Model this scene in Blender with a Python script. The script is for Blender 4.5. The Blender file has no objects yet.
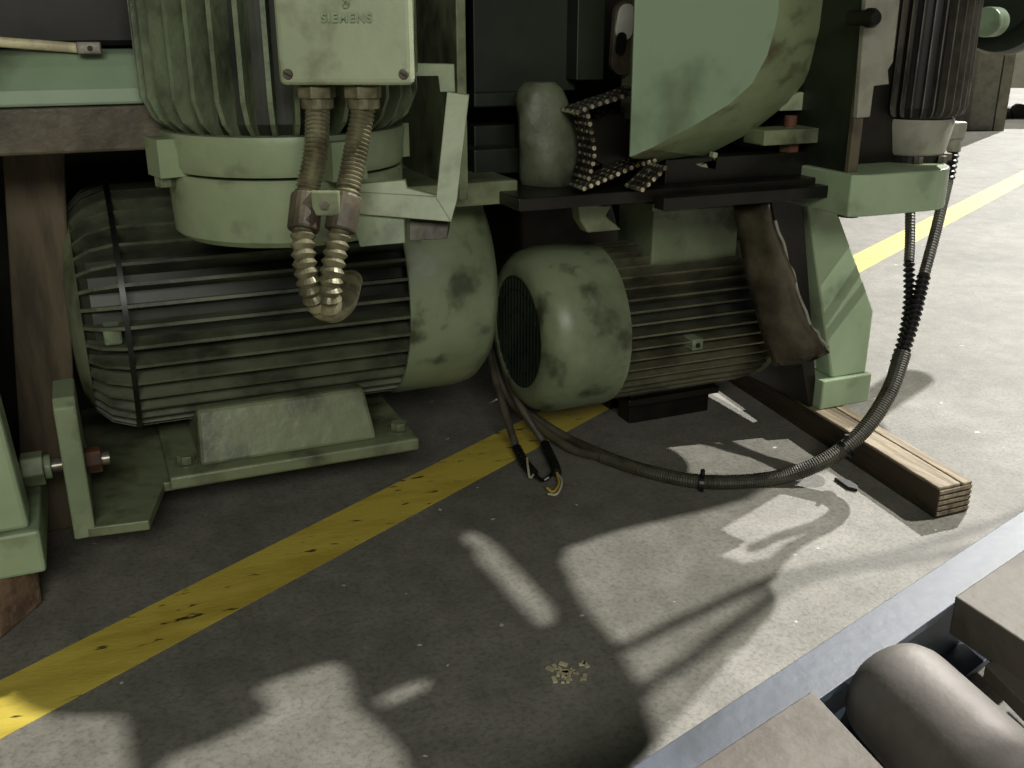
import bpy, bmesh, math, random
from mathutils import Vector, Matrix
random.seed(7)
R = math.radians
scn = bpy.context.scene
COL = scn.collection

# ------------------------------------------------------------------ camera
YAW, PITCH, F, CH = R(23), R(20), 1000.0, 0.80
camd = bpy.data.cameras.new('camera'); cam = bpy.data.objects.new('camera', camd); COL.objects.link(cam)
camd.sensor_width = 36; camd.lens = 36 * F / 1024; camd.clip_start = 0.02
cam.location = (0, 0, CH); cam.rotation_euler = (R(90) - PITCH, 0, -YAW)
scn.camera = cam
camd.dof.use_dof = False

# ------------------------------------------------------------------ world, lamps, exposure
w = bpy.data.worlds.new('world'); scn.world = w; w.use_nodes = True
w.node_tree.nodes['Background'].inputs[0].default_value = (0.86, 0.9, 0.84, 1)
w.node_tree.nodes['Background'].inputs[1].default_value = 0.04
scn.view_settings.view_transform = 'Standard'; scn.view_settings.look = 'None'
scn.view_settings.gamma = 1; scn.view_settings.use_curve_mapping = False
scn.view_settings.exposure = 0.0
SX, SY = 1.166, 0.70            # towards the main lamp, per metre of height (world)
def sun(name, d, energy, angle, color):
    l = bpy.data.lights.new(name, 'SUN'); l.energy = energy; l.angle = R(angle); l.color = color
    o = bpy.data.objects.new(name, l); COL.objects.link(o)
    o.rotation_euler = Vector(d).normalized().to_track_quat('Z', 'Y').to_euler(); o.location = Vector(d) * 4
    return o
def area(name, loc, target, size, energy, color):
    l = bpy.data.lights.new(name, 'AREA'); l.shape = 'RECTANGLE'; l.size, l.size_y = size; l.energy = energy; l.color = color
    o = bpy.data.objects.new(name, l); COL.objects.link(o); o.location = loc
    o.rotation_euler = (Vector(loc) - Vector(target)).normalized().to_track_quat('Z', 'Y').to_euler()
    return o
TX, TY = 0.90, -0.20           # towards the lamp at the right-hand side of the hall
sun('hall_lamp_far', (SX, SY, 1), 4.8, 0.8, (1.0, 0.98, 0.94))
sun('hall_lamp_side', (TX, TY, 1), 4.6, 0.8, (1.0, 0.98, 0.94))
area('hall_lamp_near', (-0.5, -2.1, 2.1), (0.6, 1.6, 0.4), (1.8, 0.8), 60, (1.0, 1.0, 0.91))

# ------------------------------------------------------------------ where a photo point lies in the hall
FW = Vector((math.sin(YAW) * math.cos(PITCH), math.cos(YAW) * math.cos(PITCH), -math.sin(PITCH)))
RT = Vector((math.cos(YAW), -math.sin(YAW), 0)); UP = RT.cross(FW); CAMP = Vector((0, 0, CH))
def ray(x, y): return FW + RT * ((x - 512) / F) + UP * ((384 - y) / F)
def Z(x, y, z=0.0): r = ray(x, y); return CAMP + r * ((z - CH) / r.z)
def Yp(x, y, Y): r = ray(x, y); return CAMP + r * (Y / r.y)
def Xp(x, y, X): r = ray(x, y); return CAMP + r * (X / r.x)
def D(x, y, d): return CAMP + ray(x, y) * d

# ------------------------------------------------------------------ materials
def lin(c): return tuple((v / 255 / 12.92) if v / 255 <= .04045 else ((v / 255 + .055) / 1.055) ** 2.4 for v in c)
def mat(name, c, c2=None, rough=.5, metal=0., scale=6., lo=.45, hi=.62, bump=.0, bscale=60., coords='Object', spots=None, spot_scale=30, spot_lo=.62, spot_w=.05, spec=.5, stretch=None):
    m = bpy.data.materials.new(name); m.use_nodes = True; nt = m.node_tree; N = nt.nodes; L = nt.links
    b = N['Principled BSDF']; b.inputs['Roughness'].default_value = rough; b.inputs['Metallic'].default_value = metal
    b.inputs['Specular IOR Level'].default_value = spec
    tc = N.new('ShaderNodeTexCoord'); src = tc.outputs[coords]
    if stretch:
        mp = N.new('ShaderNodeMapping'); mp.inputs['Scale'].default_value = stretch; L.new(src, mp.inputs[0]); src = mp.outputs[0]
    col = lin(c) + (1,)
    b.inputs['Base Color'].default_value = col
    out = None
    if c2:
        n = N.new('ShaderNodeTexNoise'); n.inputs['Scale'].default_value = scale; n.inputs['Detail'].default_value = 9; n.inputs['Roughness'].default_value = .62
        L.new(src, n.inputs['Vector'])
        r = N.new('ShaderNodeValToRGB'); r.color_ramp.elements[0].position = lo; r.color_ramp.elements[1].position = hi
        r.color_ramp.elements[0].color = col; r.color_ramp.elements[1].color = lin(c2) + (1,)
        L.new(n.outputs['Fac'], r.inputs[0]); out = r.outputs[0]
    if spots:
        n2 = N.new('ShaderNodeTexNoise'); n2.inputs['Scale'].default_value = spot_scale; n2.inputs['Detail'].default_value = 6
        L.new(src, n2.inputs['Vector'])
        r2 = N.new('ShaderNodeValToRGB'); r2.color_ramp.elements[0].position = spot_lo; r2.color_ramp.elements[1].position = spot_lo + spot_w
        L.new(n2.outputs['Fac'], r2.inputs[0])
        mx = N.new('ShaderNodeMix'); mx.data_type = 'RGBA'
        L.new(r2.outputs[0], mx.inputs[0])
        if out: L.new(out, mx.inputs[6])
        else: mx.inputs[6].default_value = col
        mx.inputs[7].default_value = lin(spots) + (1,)
        out = mx.outputs[2]
    if out: L.new(out, b.inputs['Base Color'])
    if bump:
        n3 = N.new('ShaderNodeTexNoise'); n3.inputs['Scale'].default_value = bscale; n3.inputs['Detail'].default_value = 5
        L.new(src, n3.inputs['Vector'])
        bp = N.new('ShaderNodeBump'); bp.inputs['Strength'].default_value = bump; bp.inputs['Distance'].default_value = .01
        L.new(n3.outputs['Fac'], bp.inputs['Height']); L.new(bp.outputs[0], b.inputs['Normal'])
    return m
M = {}
M['green'] = mat('green_paint', (140, 153, 120), (122, 136, 105), .45, scale=5, spots=(72, 78, 56), spot_scale=14, spot_lo=.56, spot_w=.18, bump=.15, bscale=40)
M['green_dirty'] = mat('oily_green_paint', (124, 132, 100), (50, 52, 38), .42, scale=9, lo=.46, hi=.70, bump=.2, bscale=35)
M['green_fin'] = mat('dusty_green_casting', (98, 104, 82), (44, 45, 36), .5, scale=9, lo=.40, hi=.66, bump=.2, bscale=50)
M['green_b'] = mat('grimy_green_casting', (112, 124, 96), (62, 68, 50), .5, scale=11, lo=.42, hi=.66, bump=.25, bscale=60)
M['groove'] = mat('dark_groove_casting', (50, 52, 40), (26, 27, 21), .45, scale=12)  # housing between the fins, darker than the fins
M['fin_grey'] = mat('grey_fin_casting', (96, 93, 84), (60, 57, 50), .4, scale=14)
M['cowl'] = mat('worn_green_cowl', (132, 143, 112), (104, 114, 87), .38, scale=4, spots=(70, 74, 54), spot_scale=16, spot_lo=.56, spot_w=.14, bump=.1, bscale=30)
M['teal'] = mat('mint_green_paint', (132, 151, 124), (118, 138, 110), .35, scale=3, lo=.5, hi=.7, spots=(76, 84, 62), spot_scale=7, spot_lo=.55, spot_w=.22)
M['rim'] = mat('scuffed_olive_green_paint', (142, 154, 116), (124, 136, 102), .4, scale=4, spots=(90, 86, 60), spot_scale=8, spot_lo=.52, spot_w=.14, bump=.12, bscale=30, stretch=(1, 1, 2.5))
M['mint'] = mat('bright_mint_paint', (158, 176, 143), (144, 162, 129), .4, scale=4, spots=(96, 104, 78), spot_scale=10, spot_lo=.56, spot_w=.2)
M['box'] = mat('pale_green_enamel', (158, 167, 137), (147, 156, 127), .42, scale=8, spots=(116, 120, 92), spot_scale=20, spot_lo=.56, spot_w=.16, bump=.08, bscale=60)
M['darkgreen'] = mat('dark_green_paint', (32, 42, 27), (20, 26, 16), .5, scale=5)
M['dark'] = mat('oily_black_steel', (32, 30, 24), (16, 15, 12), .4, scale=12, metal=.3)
M['motor_dark'] = mat('charcoal_casting', (52, 50, 44), (36, 35, 31), .45, scale=10, spots=(110, 108, 98), spot_scale=60, spot_lo=.72)
M['fin_worn'] = mat('oily_worn_fins', (112, 110, 88), (52, 50, 38), .3, scale=8, lo=.40, hi=.66, metal=.15, bump=.2, bscale=40)
M['brown'] = mat('brown_steel', (92, 84, 66), (58, 50, 38), .5, scale=8, bump=.2)
M['rust'] = mat('rusty_steel', (98, 62, 42), (58, 40, 28), .7, scale=20, bump=.3)
M['steel'] = mat('worn_bare_steel', (150, 146, 134), (96, 90, 80), .32, metal=.7, scale=9, bump=.1)
M['pin'] = mat('polished_chain_steel', (205, 196, 165), (90, 78, 56), .2, scale=40, lo=.45, hi=.6, metal=.5)
M['alu'] = mat('grey_plate_steel', (150, 148, 134), (128, 126, 112), .5, metal=.1, scale=14, bump=.1)
M['hose_metal'] = mat('dirty_metal_conduit', (140, 136, 108), (84, 80, 60), .38, metal=.45, scale=25, lo=.4, hi=.65)
M['rubber'] = mat('grey_black_conduit', (72, 70, 58), (46, 44, 36), .45, scale=20)
M['cable'] = mat('dusty_grey_cable', (84, 80, 64), (56, 52, 42), .55, scale=18)
M['black'] = mat('black_tape', (22, 22, 22), (12, 12, 12), .35, scale=20)
M['wire_yellow'] = mat('yellow_wire', (190, 160, 60), None, .45)
M['wire_white'] = mat('pale_wire', (190, 186, 160), None, .45)
M['leather'] = mat('oily_brown_steel', (98, 90, 74), (44, 38, 29), .26, metal=.3, scale=7, lo=.38, hi=.62, bump=.15, bscale=20)
M['wood_dark'] = mat('brown_post_wood', (98, 86, 66), (70, 60, 46), .7, scale=5, stretch=(6, 6, 1), bump=.3, bscale=14)
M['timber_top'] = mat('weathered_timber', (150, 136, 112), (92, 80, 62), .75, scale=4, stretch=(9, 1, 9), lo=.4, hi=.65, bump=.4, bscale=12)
M['timber_side'] = mat('dark_brown_timber', (62, 52, 36), (40, 33, 22), .7, scale=4, stretch=(9, 1, 9), bump=.3, bscale=12)  # darker tone for the core below the top boards
M['wood_red'] = mat('reddish_wood_block', (150, 124, 100), (112, 88, 70), .75, scale=5, stretch=(1, 6, 6), bump=.3, bscale=14)
M['blue'] = mat('blue_grey_rail_paint', (58, 66, 77), (52, 59, 69), .5, scale=5, bump=.05)
M['plate_tan'] = mat('tan_rusted_steel_plate', (90, 84, 74), (74, 67, 58), .65, scale=9, metal=.1, bump=.15, spots=(96, 84, 70), spot_scale=40, spot_lo=.66)
M['roller'] = mat('bare_steel_roller', (116, 112, 107), (90, 85, 80), .58, metal=.25, spec=.3, scale=4, lo=.4, hi=.7, stretch=(2, 2, 2), bump=.05)
M['cream'] = mat('cream_hose', (205, 198, 160), (170, 160, 130), .5, scale=30)
M['white'] = mat('white_paint', (215, 215, 205), (190, 190, 180), .5, scale=8)
M['bluew'] = mat('pale_blue_sheet', (165, 178, 200), (150, 165, 190), .5, scale=8)
M['wallm'] = mat('hall_wall_sheet', (140, 138, 128), (120, 118, 110), .7, scale=2)

def floor_mat():
    m = bpy.data.materials.new('worn_concrete'); m.use_nodes = True; nt = m.node_tree; N = nt.nodes; L = nt.links
    b = N['Principled BSDF']; b.inputs['Roughness'].default_value = .62; b.inputs['Specular IOR Level'].default_value = .35
    tc = N.new('ShaderNodeTexCoord')
    def noise(s, d=8, r=.6):
        n = N.new('ShaderNodeTexNoise'); n.inputs['Scale'].default_value = s; n.inputs['Detail'].default_value = d; n.inputs['Roughness'].default_value = r
        L.new(tc.outputs['Object'], n.inputs['Vector']); return n
    def ramp(src, p0, c0, p1, c1):
        r = N.new('ShaderNodeValToRGB'); r.color_ramp.elements[0].position = p0; r.color_ramp.elements[1].position = p1
        r.color_ramp.elements[0].color = c0; r.color_ramp.elements[1].color = c1; L.new(src, r.inputs[0]); return r
    def mix(f, a, c, mode='MIX'):
        x = N.new('ShaderNodeMix'); x.data_type = 'RGBA'; x.blend_type = mode
        if isinstance(f, float): x.inputs[0].default_value = f
        else: L.new(f, x.inputs[0])
        L.new(a, x.inputs[6])
        if isinstance(c, tuple): x.inputs[7].default_value = c
        else: L.new(c, x.inputs[7])
        return x.outputs[2]
    a = ramp(noise(1.6).outputs[0], .35, lin((124, 121, 112)) + (1,), .7, lin((146, 143, 134)) + (1,))
    c = ramp(noise(14, 10, .7).outputs[0], .38, (.70, .70, .68, 1), .66, (1, 1, 1, 1))
    o = mix(1.0, a.outputs[0], c.outputs[0], 'MULTIPLY')
    g = ramp(noise(120, 4, .7).outputs[0], .36, (.62, .62, .6, 1), .52, (1, 1, 1, 1))
    o = mix(.8, o, g.outputs[0], 'MULTIPLY')
    # small pale chips of filler
    s = ramp(noise(38, 3, .5).outputs[0], .735, (0, 0, 0, 1), .75, (1, 1, 1, 1))
    o = mix(s.outputs[0], o, lin((205, 202, 190)) + (1,))
    # dark oil spots
    s = ramp(noise(7, 8, .75).outputs[0], .66, (0, 0, 0, 1), .74, (1, 1, 1, 1))
    o = mix(s.outputs[0], o, lin((105, 101, 92)) + (1,))
    L.new(o, b.inputs['Base Color'])
    bp = N.new('ShaderNodeBump'); bp.inputs['Strength'].default_value = .25; bp.inputs['Distance'].default_value = .004
    L.new(noise(160, 5).outputs[0], bp.inputs['Height']); L.new(bp.outputs[0], b.inputs['Normal'])
    return m
M['floor'] = floor_mat()
M['yellow'] = mat('worn_yellow_floor_paint', (214, 192, 84), (188, 166, 66), .5, scale=4, spots=(74, 66, 40), spot_scale=20, spot_lo=.63, bump=.1, stretch=(1, 3.2, 1))

# ------------------------------------------------------------------ mesh helpers (all in world space)
class MB:
    def __init__(s): s.bm = bmesh.new()
    def quad(s, vs): return s.bm.faces.new(vs)
    def prism(s, pts, vec):
        """polygon (list of Vector) extruded by vec"""
        a = [s.bm.verts.new(p) for p in pts]; b = [s.bm.verts.new(Vector(p) + Vector(vec)) for p in pts]
        n = len(a); s.bm.faces.new(a); s.bm.faces.new(list(reversed(b)))
        for i in range(n): s.bm.faces.new([a[i], b[i], b[(i + 1) % n], a[(i + 1) % n]])
        return s
    def loft(s, A, B):
        a = [s.bm.verts.new(p) for p in A]; b = [s.bm.verts.new(p) for p in B]; n = len(a)
        s.bm.faces.new(a); s.bm.faces.new(list(reversed(b)))
        for i in range(n): s.bm.faces.new([a[i], b[i], b[(i + 1) % n], a[(i + 1) % n]])
        return s
    def box(s, lo, hi, m=None):
        x0, y0, z0 = lo; x1, y1, z1 = hi
        pts = [Vector((x0, y0, z0)), Vector((x1, y0, z0)), Vector((x1, y1, z0)), Vector((x0, y1, z0))]
        vec = Vector((0, 0, z1 - z0))
        if m is not None:
            pts = [m @ p for p in pts]; vec = m.to_3x3() @ vec
        return s.prism(pts, vec)
    def bar(s, a, b, wd, ht, up=(0, 0, 1)):
        a = Vector(a); b = Vector(b); d = (b - a).normalized(); up = Vector(up)
        sd = d.cross(up).normalized(); u = sd.cross(d).normalized()
        p = [a + sd * wd / 2 * i + u * ht / 2 * j for i, j in ((-1, -1), (1, -1), (1, 1), (-1, 1))]
        return s.prism(p, b - a)
    def lathe(s, prof, m, n=48, closed=False):
        """prof: (axial, radius) list; axis = local X of m"""
        rings = []
        for (x, r) in prof:
            if r < 1e-6: rings.append([s.bm.verts.new(m @ Vector((x, 0, 0)))]); continue
            rings.append([s.bm.verts.new(m @ Vector((x, r * math.cos(2 * math.pi * k / n), r * math.sin(2 * math.pi * k / n)))) for k in range(n)])
        for A, B in zip(rings, rings[1:]):
            for k in range(n):
                k2 = (k + 1) % n
                if len(A) == 1 and len(B) == 1: break
                if len(A) == 1: s.bm.faces.new([A[0], B[k2], B[k]])
                elif len(B) == 1: s.bm.faces.new([A[k], A[k2], B[0]])
                else: s.bm.faces.new([A[k], A[k2], B[k2], B[k]])
        return s
    def cyl(s, a, b, r, n=24, r2=None):
        a = Vector(a); b = Vector(b); m = axm(a, b - a); l = (b - a).length
        return s.lathe([(0, 0), (0, r), (l, r if r2 is None else r2), (l, 0)], m, n)
    def tube(s, pts, r, n=12, rib=0., pitch=.01, cap=True, rf=None):
        pts = smooth(pts)
        ds = [0]
        for p, q in zip(pts, pts[1:]): ds.append(ds[-1] + (q - p).length)
        T = ds[-1]; step = pitch / 4 if rib else max(T / max(len(pts), 2), .006)
        k = max(2, int(T / step)); rings = []; up = None; j = 0
        for i in range(k + 1):
            t = T * i / k
            while j < len(ds) - 2 and ds[j + 1] < t: j += 1
            f = (t - ds[j]) / max(ds[j + 1] - ds[j], 1e-9); p = pts[j].lerp(pts[j + 1], f)
            d = (pts[j + 1] - pts[j]).normalized()
            if up is None: up = Vector((.3, .2, 1)).cross(d).normalized()
            up = (up - d * up.dot(d)).normalized(); sd = d.cross(up)
            rr = r if rf is None else rf(t / T)
            if rib: rr += rib * (-1, .0, 1, .0)[i % 4]
            rings.append([s.bm.verts.new(p + (up * math.cos(a) + sd * math.sin(a)) * rr) for a in [2 * math.pi * q / n for q in range(n)]])
        for A, B in zip(rings, rings[1:]):
            for q in range(n): s.bm.faces.new([A[q], A[(q + 1) % n], B[(q + 1) % n], B[q]])
        if cap: s.bm.faces.new(rings[0]); s.bm.faces.new(list(reversed(rings[-1])))
        return s
    def hexa(s, a, b, r): return s.cyl(a, b, r, 6)
def axm(o, d):
    d = Vector(d).normalized(); up = Vector((0, 0, 1)) if abs(d.z) < .9 else Vector((0, 1, 0))
    y = up.cross(d).normalized(); z = d.cross(y)
    m = Matrix((d, y, z)).transposed().to_4x4(); m.translation = Vector(o); return m
def smooth(pts, sub=14):
    pts = [Vector(p) for p in pts]
    if len(pts) < 3: return pts
    P = [pts[0] * 2 - pts[1]] + pts + [pts[-1] * 2 - pts[-2]]; out = []
    for i in range(1, len(P) - 2):
        a, b, c, d = P[i - 1:i + 3]
        for k in range(sub):
            t = k / sub
            out.append(.5 * ((2 * b) + (c - a) * t + (2 * a - 5 * b + 4 * c - d) * t * t + (3 * b - a - 3 * c + d) * t ** 3))
    out.append(pts[-1]); return out
def wloc(o):
    v = Vector((0, 0, 0))
    while o is not None: v += o.location; o = o.parent
    return v
def obj(name, mb, m, parent=None, bevel=0., sm=False, seg=2, label=None):
    me = bpy.data.meshes.new(name); bm = mb.bm
    bmesh.ops.recalc_face_normals(bm, faces=bm.faces[:])
    vs = [v.co for v in bm.verts]
    if parent is None:
        off = Vector(((min(v.x for v in vs) + max(v.x for v in vs)) / 2, (min(v.y for v in vs) + max(v.y for v in vs)) / 2, min(v.z for v in vs)))
        base = off
    else:
        # a part's own origin sits at the middle of its own shape
        mid = Vector([(min(v[i] for v in vs) + max(v[i] for v in vs)) / 2 for i in range(3)])
        off = mid; base = mid - wloc(parent)
    for v in bm.verts: v.co -= off
    if sm:
        for f in bm.faces: f.smooth = True
    bm.to_mesh(me); bm.free()
    o = bpy.data.objects.new(name, me); COL.objects.link(o); o.location = base; o.parent = parent
    me.materials.append(M[m])
    if bevel:
        b = o.modifiers.new('bevel', 'BEVEL'); b.width = bevel; b.segments = seg; b.limit_method = 'ANGLE'; b.angle_limit = R(35)
    if sm:
        es = o.modifiers.new('edge', 'EDGE_SPLIT'); es.split_angle = R(38)
    if label: o['label'] = label
    return o
def tag(o, label, cat, group=None, kind=None):
    if label: o['label'] = label
    if cat: o['category'] = cat
    if group: o['group'] = group
    if kind: o['kind'] = kind
    return o
def thing(name, label, cat, loc, group=None):
    o = bpy.data.objects.new(name, None); COL.objects.link(o); o.location = Vector(loc); o.empty_display_size = .05
    return tag(o, label, cat, group)
def struct(name, mb, m, **k):
    o = obj(name, mb, m, **k); o['kind'] = 'structure'; return o
def V(*a): return Vector(a)
def perf_plate(mb, outer, holes, z, th):
    """flat plate with cut-outs, triangulated from its outline"""
    from mathutils.geometry import delaunay_2d_cdt
    vs, es = [], []
    for pts in [outer] + holes:
        n0 = len(vs); vs += [Vector((p[0], p[1])) for p in pts]; es += [(n0 + k, n0 + (k + 1) % len(pts)) for k in range(len(pts))]
    ov, oe, of = delaunay_2d_cdt(vs, es, [], 0, 1e-5)[:3]
    def inside(p, poly):
        c = False; n = len(poly)
        for k in range(n):
            a, b = poly[k], poly[(k + 1) % n]
            if (a[1] > p[1]) != (b[1] > p[1]) and p[0] < (b[0] - a[0]) * (p[1] - a[1]) / (b[1] - a[1]) + a[0]: c = not c
        return c
    keep = [f for f in of if inside(sum((ov[k] for k in f), Vector((0, 0))) / 3, outer) and not any(inside(sum((ov[k] for k in f), Vector((0, 0))) / 3, h) for h in holes)]
    cnt = {}
    for f in keep:
        for k in range(3):
            e = (f[k], f[(k + 1) % 3]); cnt[e] = 1
    lo = [mb.bm.verts.new((v.x, v.y, z - th / 2)) for v in ov]; hi = [mb.bm.verts.new((v.x, v.y, z + th / 2)) for v in ov]
    for f in keep: mb.bm.faces.new([hi[k] for k in f]); mb.bm.faces.new([lo[k] for k in reversed(f)])
    for a, b in cnt:
        if (b, a) not in cnt: mb.bm.faces.new([lo[a], lo[b], hi[b], hi[a]])
    for v in lo + hi:
        if not v.link_faces: mb.bm.verts.remove(v)
    return mb

# ------------------------------------------------------------------ the hall
mb = MB(); mb.prism([V(-9, -6, -.1), V(14, -6, -.1), V(14, 15, -.1), V(-9, 15, -.1)], (0, 0, .1))
f = struct('floor', mb, 'floor')
mb = MB(); mb.box((-9, 15, 0), (14, 15.2, 6)); struct('wall_back', mb, 'wallm')
# painted yellow line
A = Z(0, 709); B = Z(1006, 186); dirv = (B - A).normalized(); nrm = V(-dirv.y, dirv.x, 0)
hw = abs((Z(0, 680) - Z(0, 738)).dot(nrm)) / 2
a, b = A - dirv * 1.2, A + dirv * 11
mb = MB(); mb.prism([a - nrm * hw + V(0, 0, .0002), b - nrm * hw + V(0, 0, .0002), b + nrm * hw + V(0, 0, .0002), a + nrm * hw + V(0, 0, .0002)], (0, 0, .0008))
struct('trim_1', mb, 'yellow')['label'] = 'worn yellow line painted across the concrete floor'

# ------------------------------------------------------------------ motors
def bolt(parent, a, d, r, h=.012, m='steel', name='bolt'):
    mb = MB(); a = Vector(a); d = Vector(d).normalized(); mb.hexa(a, a + d * h, r); mb.cyl(a - d * .004, a + d * .0, r * 1.35, 20)
    return obj(name, mb, m, parent, bevel=.0008)
def finned(name, mats, parent, m, x0, x1, r0, r1, n, th, taper0=.05, taper1=.02, drop=.03):
    """cylinder of radius r0 with n radial fins reaching r1 between x0 and x1 (axis = local X of m)"""
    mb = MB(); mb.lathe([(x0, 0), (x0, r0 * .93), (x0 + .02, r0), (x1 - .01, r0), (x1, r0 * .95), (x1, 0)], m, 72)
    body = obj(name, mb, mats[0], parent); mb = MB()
    for k in range(n):
        a = 2 * math.pi * (k + .5) / n
        ca, sa = math.cos(a), math.sin(a); rad = V(0, ca, sa); tan = V(0, -sa, ca)
        prof = [(x0 + .004, r0 * .9), (x0 + .004, r1 - drop), (x0 + taper0 * .45, r1 - drop * .35), (x0 + taper0, r1), (x1 - taper1, r1), (x1, r1 - .008), (x1, r0 * .9)]
        A = [m @ (V(x, 0, 0) + rad * rr - tan * (th * (.5 if rr > r0 else .8))) for x, rr in prof]
        B = [m @ (V(x, 0, 0) + rad * rr + tan * (th * (.5 if rr > r0 else .8))) for x, rr in prof]
        mb.loft(A, B)
    obj('cooling_fins', mb, mats[1], body)
    return body

# --- A: the large horizontal motor at left
AX0, AX1, AXC, AY, AZ = -.035, .475, .640, 1.742, .352
mA = axm((0, AY, AZ), (1, 0, 0))
LM = thing('electric_motor', 'large dusty green finned motor lying on a thick foot plate, left of the floor cables', 'motor', (.33, AY, .07))
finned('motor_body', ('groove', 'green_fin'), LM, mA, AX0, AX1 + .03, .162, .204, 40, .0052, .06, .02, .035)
mb = MB(); mb.lathe([(AX0 - .016, 0), (AX0 - .016, .10), (AX0 - .010, .14), (AX0, .160), (AX0 + .005, .17), (AX0 + .006, 0)], mA, 64)
mb.cyl(V(AX0 - .03, AY, AZ), V(AX0 - .012, AY, AZ), .045)
obj('end_shield', mb, 'green_dirty', LM, sm=True)
mb = MB(); mb.lathe([(AX1 - .005, .200), (AX1 - .005, .206), (AX1 + .0, .2085), (AXC - .055, .2085), (AXC - .025, .203), (AXC - .006, .186), (AXC, .165), (AXC, 0), (AXC - .004, 0), (AXC - .006, .162), (AXC - .06, .204), (AX1, .204), (AX1 - .005, .200)], mA, 96)
obj('fan_cowl', mb, 'cowl', LM, sm=True)
# foot: sloping block under the body, on a thick plate
zp = .118
mb = MB()
xa, xb = Z(196, 452, zp).x + .0, Z(378, 430, zp).x - .012
A_ = [V(xa, 1.560, zp), V(xb, 1.560, zp), V(xb, 1.93, zp), V(xa, 1.93, zp)]
B_ = [V(xa + .006, 1.590, .205), V(xb - .012, 1.590, .205), V(xb - .012, 1.90, .205), V(xa + .006, 1.90, .205)]
mb.loft(A_, B_); obj('foot', mb, 'green_dirty', LM, bevel=.006)
mb = MB(); mb.box((xa - .05, 1.535, zp - .022), (xb + .068, 1.95, zp)); obj('foot_flange', mb, 'green_dirty', LM, bevel=.004)
for (x, y) in ((xa - .02, 1.58), (xb + .045, 1.58)):
    bolt(LM, (x, y, zp + .003), (0, 0, 1), .014, .014, 'green_dirty')
# lug block on the lower left of the body
mb = MB(); p = Yp(112, 336, 1.553); mb.box((p.x - .012, 1.548, p.z - .014), (p.x + .014, 1.60, p.z + .014)); obj('lug', mb, 'green', LM, bevel=.004)
# strap
mb = MB(); sx = AX0 + .066
mb.lathe([(sx - .004, .2025), (sx - .004, .2065), (sx + .004, .2065), (sx + .004, .2025), (sx - .004, .2025)], mA, 80)
sp = obj('black_strap', mb, 'black', None, sm=True)
tag(sp, 'thin black strap wrapped round the fins of the large left motor', 'strap')

# --- motor base bracket
BR = thing('motor_bracket', 'green steel motor mounting plate with upright ear, under the large left motor', 'bracket', (.2, 1.7, .06))
pz0, pz1 = .078, .094
p1, p2, p3, p4 = Z(416, 446, pz0), Z(165, 492, pz0), Z(150, 530, pz0), Z(88, 538, pz0)
mb = MB(); mb.prism([V(p4.x, p4.y, pz0), V(p3.x, p3.y, pz0), V(p2.x, p2.y, pz0), V(p1.x, p2.y, pz0), V(p1.x, 1.98, pz0), V(p4.x, 1.98, pz0)], (0, 0, pz1 - pz0))
obj('mounting_plate', mb, 'green_dirty', BR, bevel=.002)
t = Yp(55, 402, p4.y); mb = MB(); mb.prism([V(p4.x - .018, p4.y, pz0), V(p4.x - .018, p4.y, t.z - .01), V(p4.x - .018, p4.y + .015, t.z), V(p4.x - .018, p4.y + .10, t.z), V(p4.x - .018, p4.y + .18, pz0)], (.03, 0, 0))
obj('ear_plate', mb, 'green', BR, bevel=.003)
yb = p4.y + .05; zb = Yp(92, 460, yb).z
mb = MB(); mb.hexa(V(p4.x + .012, yb, zb), V(p4.x + .034, yb, zb), .020); obj('nut', mb, 'rust', BR, bevel=.001)
mb = MB(); mb.cyl(V(p4.x - .10, yb, zb), V(p4.x + .045, yb, zb), .010); obj('threaded_rod', mb, 'steel', BR)
mb = MB(); mb.hexa(V(p4.x - .075, yb, zb), V(p4.x - .045, yb, zb), .026); mb.cyl(V(p4.x - .045, yb, zb), V(p4.x - .035, yb, zb), .018)
obj('nut', mb, 'green', BR, bevel=.002)

# --- D: horizontal motor at right
DX0, DXC, DX1, DY, DZ = .722, .880, 1.225, 1.68, .240
mD = axm((0, DY, DZ), (1, 0, 0))
SM = thing('electric_motor', 'smaller oily motor with round green fan cowl, between the large motor and the right leg', 'motor', (1.0, DY, .06))
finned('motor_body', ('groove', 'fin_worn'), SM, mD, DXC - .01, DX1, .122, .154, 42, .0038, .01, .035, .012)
mb = MB(); mb.lathe([(DXC + .005, .150), (DXC + .005, .158), (DXC - .004, .160), (DX0 + .05, .160), (DX0 + .022, .152), (DX0 + .006, .136), (DX0, .116), (DX0 + .002, .108), (DX0 + .010, .112), (DX0 + .03, .145), (DXC, .150), (DXC + .005, .150)], mD, 96)
obj('fan_cowl', mb, 'cowl', SM, sm=True)
mb = MB()
for k in range(-7, 8):
    y = k * .0145; h = math.sqrt(max(.112 ** 2 - y * y, 0)); mb.box((DX0 + .003, DY + y - .0022, DZ - h), (DX0 + .008, DY + y + .0022, DZ + h))
for q in (.04, .08, .111): mb.lathe([(DX0 + .004, q), (DX0 + .004, q + .005), (DX0 + .009, q + .005), (DX0 + .009, q), (DX0 + .004, q)], mD, 48)
obj('grille', mb, 'darkgreen', SM)
mb = MB(); mb.lathe([(DX0 + .05, 0), (DX0 + .05, .13), (DX0 + .055, .13), (DX0 + .055, 0)], mD, 40); obj('fan_disc', mb, 'dark', SM)
mb = MB(); mb.lathe([(DX1, 0), (DX1, .145), (DX1 + .012, .148), (DX1 + .025, .13), (DX1 + .04, .07), (DX1 + .06, .06), (DX1 + .06, 0)], mD, 48); obj('end_shield', mb, 'green_dirty', SM, sm=True)
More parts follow.
